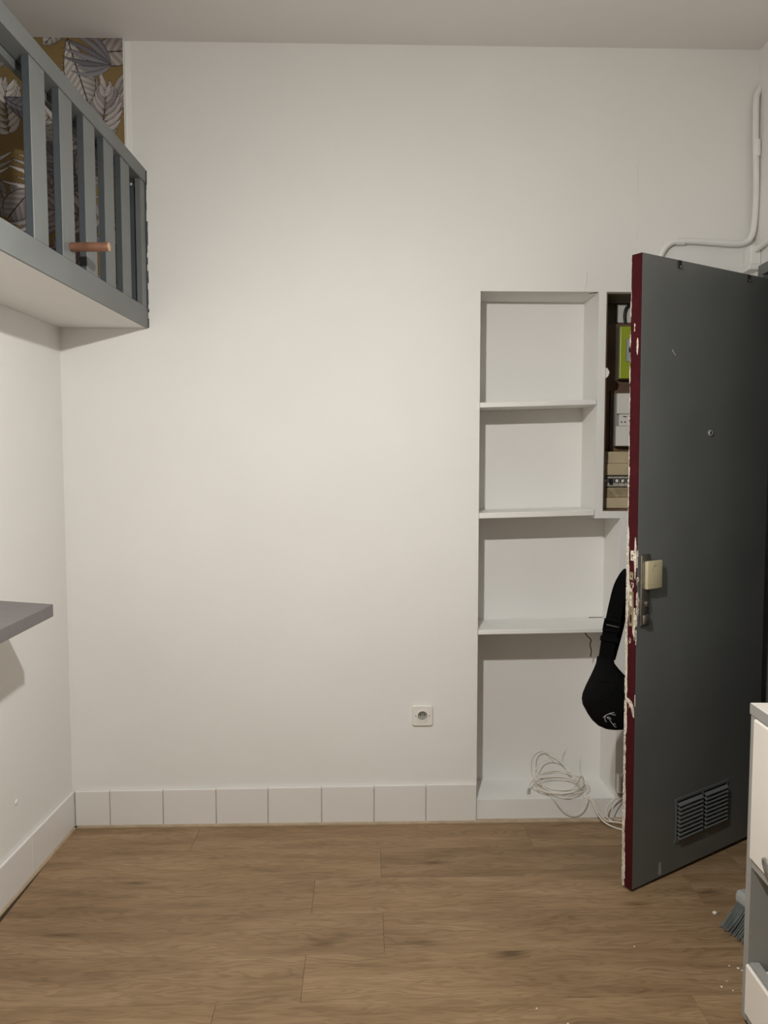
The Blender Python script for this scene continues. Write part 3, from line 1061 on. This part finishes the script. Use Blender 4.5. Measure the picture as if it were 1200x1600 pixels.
bag = empty('crossbody_bag', Matrix.Translation((bgx(.775), BY, bgz(.497))))
tag(bag, 'black crossbody bag with a grey script logo hanging behind the door', 'bag')
BI = Matrix.Translation((-bgx(.775), -BY, -bgz(.497)))
rows = [(.758, .7480, .0290, .010), (.735, .7480, .0320, .014), (.715, .7525, .043, .021), (.69, .7590, .060, .029), (.655, .7690, .086, .037), (.625, .7740, .1025, .041), (.605, .776, .1075, .042), (.585, .778, .1065, .042),
        (.566, .780, .098, .041), (.553, .781, .092, .040), (.53, .783, .078, .036), (.512, .785, .060, .030), (.501, .787, .038, .020), (.496, .788, .012, .008)]
rows = [(bgz(z), bgx(c), w_ * SCB, t) for z, c, w_, t in rows]
body = MB()
rings = []
NB = 36
for (z, c, w_, t) in rows:
    ring = []
    for i in range(NB):
        a = 2 * math.pi * i / NB
        ca, sa = math.cos(a), math.sin(a)
        ex = .8
        ring.append(body.bm.verts.new((c + w_ * math.copysign(abs(ca) ** ex, ca), BY + t * math.copysign(abs(sa) ** ex, sa), z)))
    rings.append(ring)
for a, b_ in zip(rings, rings[1:]):
    for i in range(NB):
        j = (i + 1) % NB
        body.bm.faces.new((a[i], a[j], b_[j], b_[i]))
body.bm.faces.new(rings[0])
body.bm.faces.new(rings[-1][::-1])
bo = body.build('body', M_bag, bag, BI, smooth=True)


def bag_front(x, z):
    for (z1, c1, w1, t1), (z2, c2, w2, t2) in zip(rows, rows[1:]):
        if z2 <= z <= z1:
            f = (z1 - z) / (z1 - z2)
            c, w_, t = c1 + (c2 - c1) * f, w1 + (w2 - w1) * f, t1 + (t2 - t1) * f
            q = min(1, abs((x - c) / w_))
            return BY - t * (1 - q ** 2.5) ** .4
    return BY


def pxb(x, y):      # where the photograph's pixel falls on the bag's mid plane -> x, z
    yaw, pit = math.atan(15 / 1203), math.atan(81 / 1200)
    fw_ = Vector((-math.sin(yaw) * math.cos(pit), math.cos(yaw) * math.cos(pit), -math.sin(pit)))
    rt = Vector((math.cos(yaw), math.sin(yaw), 0))
    up = rt.cross(fw_)
    d = fw_ + rt * ((x - 600) / 1200) - up * ((y - 800) / 1200)
    k = (BY - .03) / d.y
    return d.x * k, CAM_H + d.z * k


# seam and zip along the body
def on_bag(pts, r, name, mat, parent, sm=5):
    P = [Vector((x, bag_front(x, z) - r * .6, z)) for x, z in pts]
    return MB().tube(P, r, 8, sm).build(name, mat, parent, smooth=True)


on_bag([pxb(*p) for p in ((917, 1104), (926, 1100), (940, 1092), (955, 1080), (968, 1066))], .0016, 'seam', M_bag, bo)
on_bag([pxb(*p) for p in ((931, 1059), (936, 1063), (945, 1066), (958, 1066))], .0014, 'seam', M_bag, bo)
def zp(a, b):
    return pxb(935 + a / 30, 1100 + b / 30)


strokes = [
    [(700, 350), (560, 375), (420, 430), (310, 490), (200, 600)],
    [(765, 465), (640, 450), (520, 415), (420, 430)],
    [(300, 530), (278, 610), (280, 690), (310, 755), (350, 810)],
    [(370, 605), (400, 560), (460, 580), (510, 615), (560, 665)],
    [(375, 610), (430, 635), (470, 660), (520, 740), (580, 830), (640, 905), (680, 945), (705, 1005), (760, 1050), (830, 1070)],
    [(685, 925), (735, 905), (790, 950)],
]
for st in strokes:
    on_bag([zp(*p) for p in st], .00105, 'logo_stroke', M_logo, bo, 5)


# strap, a flat band
def band(pts, hw_, th_, mat, name, parent):
    P = catmull([Vector(p) for p in pts], 6)
    mb_ = MB()
    rr = []
    for i, p in enumerate(P):
        t = (P[min(i + 1, len(P) - 1)] - P[max(i - 1, 0)]).normalized()
        wd = Vector((1, 0, 0)) - t * t.x
        wd.normalize()
        nn = t.cross(wd)
        rr.append([mb_.bm.verts.new(p + wd * hw_ * a + nn * th_ * b) for a, b in ((-1, -1), (1, -1), (1, 1), (-1, 1))])
    for a, b_ in zip(rr, rr[1:]):
        for i in range(4):
            j = (i + 1) % 4
            mb_.bm.faces.new((a[i], a[j], b_[j], b_[i]))
    mb_.bm.faces.new(rr[0])
    mb_.bm.faces.new(rr[-1][::-1])
    return mb_.build(name, mat, parent, BI, smooth=True)


sx = bgx
band([(sx(.7455), BY - .002, bgz(.715)), (sx(.7475), BY - .004, bgz(.74)), (sx(.753), BY - .006, bgz(.79)), (sx(.760), BY - .008, bgz(.845)), (sx(.768), BY - .010, bgz(.885)), (sx(.779), BY - .012, bgz(.945)), (sx(.793), BY - .013, bgz(1.005)),
      (sx(.811), BY - .012, bgz(1.040)), (sx(.834), BY + .000, bgz(1.058)), (sx(.840), BY + .012, bgz(1.044)), (sx(.816), BY + .015, bgz(1.0)), (sx(.79), BY + .012, bgz(.87)), (sx(.76), BY + .008, bgz(.75))], .0255, .0016, M_bag, 'strap', bag)
bk = MB()
mbk = Matrix.Translation((sx(.7655), BY - .0125, bgz(.872))) @ Matrix.Rotation(math.radians(10), 4, 'Y')
bk.box(-.030, .030, -.004, .004, -.023, -.015, .002, M=mbk)
bk.box(-.030, .030, -.004, .004, .012, .021, .002, M=mbk)
bk.box(-.030, -.024, -.004, .004, -.016, .013, .002, M=mbk)
bk.box(.024, .030, -.004, .004, -.016, .013, .002, M=mbk)
bk = bk.build('buckle', M_bag, bag, BI)
MB().tube([mbk @ Vector((-.021, -.0055, .001)), mbk @ Vector((.0215, -.0055, -.0015))], .0016, 8, 0).build('bar', M_metalrod, bk, smooth=True)
sl = MB()
sl.box(-.031, .031, -.005, .004, -.009, .009, .002, M=Matrix.Translation((sx(.757), BY - .0105, bgz(.823))) @ Matrix.Rotation(math.radians(9), 4, 'Y'))
sl.build('keeper', M_bag, bag, BI)

# ------------------------------------------------------------------ cables in the foot of the niche
cc = empty('coiled_cable', WM @ Matrix.Translation((.69, .08, .0885)))
tag(cc, 'tangled coil of thin white cable on the niche ledge', 'cable')
random.seed(5)
pts = []
turns = 6
for i in range(turns * 14):
    a = 2 * math.pi * i / 14
    k = i / (turns * 14)
    ru = .098 - .014 * math.sin(k * 9) + random.uniform(-.005, .005)
    rv = .082 + .008 * math.sin(k * 13)
    v_ = rv * math.sin(a)
    zz_ = .006 + .030 * k + .024 * (.5 + .5 * math.sin(a)) * k
    pts.append((ru * math.cos(a) + .012 * math.sin(k * 17), v_, zz_))
MB().tube(pts, .0021, 7, 3).build('coil', M_cable, cc, smooth=True)
# loops standing up against the back of the niche
MB().tube([(-.07, .02, .012), (-.085, .07, .06), (-.072, .105, .10), (-.04, .108, .118), (-.005, .108, .10), (.03, .10, .08), (.06, .07, .045), (.09, .03, .02)], .0019, 7, 6).build('loop', M_cable, cc, smooth=True)
MB().tube([(-.095, .04, .012), (-.10, .09, .055), (-.09, .108, .10), (-.06, .110, .125), (-.03, .110, .115), (.0, .10, .085)], .0012, 7, 6).build('loop', M_cable, cc, smooth=True)
MB().tube([(-.05, -.03, .02), (-.10, .03, .045), (-.05, .09, .085), (.02, .095, .085), (.06, .06, .055), (.075, -.01, .025)], .0019, 7, 6).build('loop', M_cable, cc, smooth=True)
# a loop drooping over the ledge
MB().tube([(-.06, -.055, .008), (-.045, -.088, .002), (-.015, -.097, -.035), (.025, -.098, -.055), (.065, -.097, -.045), (.09, -.092, -.008), (.095, -.06, .012)], .0019, 7, 6).build('loop', M_cable, cc, smooth=True)
MB().tube([(.035, .10, .09), (.04, .105, .115), (.05, .106, .128)], .0012, 6, 4).build('tail', M_cable, cc, smooth=True)
MB().tube([(.115, .10, .03), (.112, .105, .06), (.116, .108, .09)], .0012, 6, 4).build('tail', M_cable, cc, smooth=True)
tl = MB().tube([(-.06, .03, .025), (-.10, .02, .035), (-.125, -.01, .033), (-.137, -.035, .018)], .0030, 8, 6).build('tail', M_cable, cc, smooth=True)
MB().lathe([(.0055, 0), (.0055, .018)], n=10).build('plug', M_rail_grey, tl, Matrix.Translation((-.139, -.040, .008)) @ Matrix.Rotation(math.radians(14), 4, 'Y'), smooth=True)
MB().tube([(.06, -.02, .02), (.085, .0, .05), (.092, -.01, .06), (.094, -.03, .035), (.08, -.045, .01)], .0028, 8, 5).build('tie', M_rail_grey, cc, smooth=True)

sb = empty('phone_socket', WM @ Matrix.Translation((.898, -.0004, .108)))
tag(sb, 'small white surface socket at the foot of the wall behind the door', 'socket')
MB().box(.001, .060, -.030, 0, .012, .085, .003, 2).build('case', M_plastic, sb)
MB().box(.010, .052, -.0325, -.0305, .02, .076, .001).build('cover', M_carcass, sb)
MB().box(.006, .040, -.026, -.004, -.008, .0115, .002).build('plug', M_greybox, sb)

fc = empty('floor_cable', WM @ Matrix.Translation((.86, -.03, .014)))
tag(fc, 'pair of white cables trailing from the niche ledge onto the floor', 'cable')
MF_ = Matrix.Translation((-.86, .03, -.014))
MB().tube([(.775, .02, .093), (.800, -.006, .088), (.822, -.030, .045), (.846, -.045, .018), (.885, -.06, .0175), (.93, -.075, .0175), (1.0, -.08, .0175)], .0030, 8, 6).build('strand', M_cable, fc, MF_, smooth=True)
MB().tube([(.765, .01, .094), (.795, -.010, .085), (.816, -.038, .040), (.836, -.062, .0185), (.878, -.085, .0045), (.93, -.10, .0035), (1.0, -.095, .0035)], .0030, 8, 6).build('strand', M_cable, fc, MF_, smooth=True)
MB().tube([(.92, -.016, .100), (.885, -.030, .098), (.856, -.036, .075), (.848, -.040, .048), (.856, -.046, .025), (.868, -.05, .018)], .0026, 8, 6).build('strand', M_cable, fc, MF_, smooth=True)
MB().tube([(.92, -.022, .100), (.892, -.036, .092), (.873, -.042, .068), (.868, -.044, .040), (.885, -.046, .022), (.915, -.044, .022), (.925, -.042, .05), (.922, -.034, .075)], .0020, 8, 6).build('strand', M_cable, fc, MF_, smooth=True)

# ------------------------------------------------------------------ white drawer cabinet by the side wall
CX0, CX1, CY0, CY1, CH = .900, XR - .004, 1.02, 1.905, .842
cab = empty('drawer_cabinet', Matrix.Translation((CX0, CY1, 0)))
tag(cab, 'low cabinet with grey carcass and white fronts beside the door', 'cabinet')
KM = Matrix.Translation((-CX0, -CY1, 0))
P_ = .025
MB().box(CX0, CX1, CY1 - P_, CY1, .022, CH - .0285, .0008).build('side_panel', M_carcass, cab, KM)
MB().box(CX0, CX1, CY0, CY0 + P_, .022, CH - .0285, .0008).build('side_panel', M_carcass, cab, KM)
tpn = MB().box(CX0 - .002, CX1, CY0, CY1, CH - .028, CH, .001).build('top_panel', M_front, cab, KM)
MB().box(CX0 - .0035, CX0 - .0022, CY0, CY1, CH - .0275, CH - .0008).build('edge_band', M_carcass, tpn)
MB().box(CX0 + .002, CX1 - .012, CY0 + P_ + .0005, CY1 - P_ - .0005, .022, .040).build('bottom_panel', M_carcass, cab, KM)
MB().box(CX1 - .0115, CX1 - .003, CY0 + P_ + .0005, CY1 - P_ - .0005, .0405, CH - .029).build('back_panel', M_carcass, cab, KM)
MB().box(CX0 + .001, CX1 - .012, CY0 + P_ + .0005, CY1 - P_ - .0005, .428, .449, .0008).build('middle_shelf', M_carcass, cab, KM)
MB().box(CX0 + .03, CX0 + .05, CY0 + .02, CY1 - .02, 0.0006, .0215).build('plinth', M_carcass, cab, KM)
MB().box(CX1 - .05, CX1 - .03, CY0 + .02, CY1 - .02, 0.0006, .0215).build('plinth', M_carcass, cab, KM)


def front_panel(name, y0, y1, z0, z1, xb=.0105):
    f = MB()
    f.box(CX0 - .0065, CX0 + xb, y0, y1, z0, z1, .0035, 1)
    return f.build(name, M_front, cab, KM)


def front_handle(par, yc, zc, ln, name='handle'):
    h_ = MB()
    # flat bowed grip
    sec = []
    for i in range(13):
        t = -1 + 2 * i / 12
        hgt = .021 * (1 - abs(t) ** 2.2) + .002
        sec.append((yc + t * ln, hgt, .004 + .022 * (1 - t * t)))
    rows_ = []
    for (y0, hg, off) in sec:
        rows_.append([h_.bm.verts.new((CX0 - .0066 - o_, y0, zc + z0_)) for o_, z0_ in ((off, hg * .7), (off + .005, 0), (off, -hg), (off - .0035, -hg), (off - .0035, hg * .7))])
    for a, b_ in zip(rows_, rows_[1:]):
        for i in range(5):
            j = (i + 1) % 5
            h_.bm.faces.new((a[i], a[j], b_[j], b_[i]))
    h_.bm.faces.new(rows_[0])
    h_.bm.faces.new(rows_[-1][::-1])
    return h_.build(name, M_handle, par, smooth=True)


ya, yb_ = CY0 + .020, CY1 - .0265
ymid = (ya + yb_) / 2
fp = front_panel('door', ya, yb_, .453, CH - .0320)
front_handle(fp, 1.715, .497, .080)
fd = front_panel('drawer_front', ya, yb_, .046, .177, .0035)
MB().box(CX0 + .0037, CX0 + .028, ya, yb_, .046, .179).build('drawer_box_front', M_carcass, cab, KM)
MB().box(CX0 + .0282, CX1 - .06, yb_ - .030, yb_ - .016, .046, .165).build('drawer_side', M_front, cab, KM)
MB().box(CX0 + .0282, CX1 - .06, ya + .016, ya + .030, .046, .165).build('drawer_side', M_front, cab, KM)
MB().box(CX1 - .0595, CX1 - .045, ya + .016, yb_ - .016, .046, .165).build('drawer_back', M_front, cab, KM)
MB().box(CX0 + .0282, CX1 - .06, ya + .0305, yb_ - .0305, .041, .050).build('drawer_bottom', M_carcass, cab, KM)
front_handle(fd, 1.30, .115, .080)
# folded yellow cloth in the open drawer
yc = MB()
yc.box(1.00, 1.22, 1.60, 1.82, .0515, .128, .02, 3)
yc = yc.build('yellow_cloth', M_yellow, smooth=True)
tag(yc, 'folded yellow cloth inside the open bottom drawer', 'cloth')

# ------------------------------------------------------------------ broom standing behind the cabinet
bh = Vector((1.122, 2.205, 0))
brm = empty('broom', Matrix.Translation(bh))
tag(brm, 'grey broom with flared bristles standing behind the cabinet', 'broom')
ang = math.radians(-72)           # direction of the head along the floor
BR = Matrix.Rotation(ang, 4, 'Z')
hl = .125
head = MB()
head.poly([(-.018, .078), (.018, .078), (.024, .098), (.016, .118), (-.016, .118), (-.024, .098)], 'x', -hl, hl)
bmesh.ops.bevel(head.bm, geom=list(head.bm.edges), offset=.005, segments=2, affect='EDGES')
head.build('head', M_broom, brm, BR @ Matrix.Translation((0, 0, 0)), smooth=True)
MB().tube([(-hl * .75, 0, .119), (-hl * .5, 0, .133), (0, 0, .140), (hl * .5, 0, .133), (hl * .75, 0, .119)], .0075, 8, 4).build('rib', M_broom, brm, BR, smooth=True)
bs = MB()
random.seed(9)
for i in range(44):
    for j in range(7):
        x0 = -hl * .95 + 1.9 * hl * i / 43
        y0 = -.016 + .032 * j / 6
        fx = x0 * 1.10 + random.uniform(-.006, .006)
        fy = y0 * 1.8 - .040 + random.uniform(-.010, .010)
        b0 = Vector((x0, y0, .080))
        b2 = Vector((fx, fy, .0015 + random.uniform(0, .012)))
        b1 = b0.lerp(b2, .5) + Vector((0, .008, .004))
        bs.tube([b0, b1, b2], lambda t: .0021 * (1 - .3 * t), 5, 2)
bso = bs.build('bristles', M_bristle, brm, BR)
bso['kind'] = 'stuff'
top = Vector((XR - .014, 2.07, 1.25)) - bh
MB().tube([(0, 0, .121), tuple(Vector((0, 0, .121)).lerp(top, .5)), tuple(top)], .0115, 12, 0).build('stick', M_pole, brm, smooth=True)
MB().tube([(0, 0, .1185), tuple(Vector((0, 0, .1185)).lerp(top, .06))], .0155, 12, 0).build('ferrule', M_broom, brm, smooth=True)

# ------------------------------------------------------------------ crumbs of plaster on the floor
random.seed(31)
crumb_spots = [((1.030, 2.380), .0068, 'white plaster crumb on the floor near the broom bristles'),
               ((.985, 2.112), .0034, None), ((.992, 2.105), .0026, None), ((.965, 2.125), .0020, None), ((1.02, 2.13), .002, None), ((.93, 2.02), .0024, None), ((.955, 2.02), .0018, None),
               ((.905, 2.035), .003, None), ((.93, 2.06), .0018, None), ((.72, 2.21), .002, None), ((.38, 1.945), .0022, None), ((.45, 1.89), .0026, None)]
for (cx_, cy_), r_, lb in crumb_spots:
    c = bmesh.new()
    bmesh.ops.create_icosphere(c, subdivisions=2, radius=r_)
    for v in c.verts:
        v.co *= random.uniform(.72, 1.15)
        v.co.z *= .75
    zmin = min(v.co.z for v in c.verts)
    m_ = MB()
    m_.bm.free()
    m_.bm = c
    o = m_.build('plaster_crumb', M_crumb, M=Matrix.Translation((cx_, cy_, -zmin)))
    tag(o, lb or ('tiny white crumb on the planks close to the cabinet foot' if cx_ > .88 else 'tiny white crumb on the open plank floor away from the cabinet'), 'crumb', 'plaster crumbs on the floor')
# plaster blemish on the side wall
bl_ = MB().lathe([(.011, 0), (.009, .002), (.004, .0035), (.0005, .0036)], n=12)
bl_.build('plaster_blob', M_wall, wall_left, Matrix.Translation((XL + .0002, 2.50, .30)) @ Matrix.Rotation(math.pi / 2, 4, 'Y'), smooth=True)
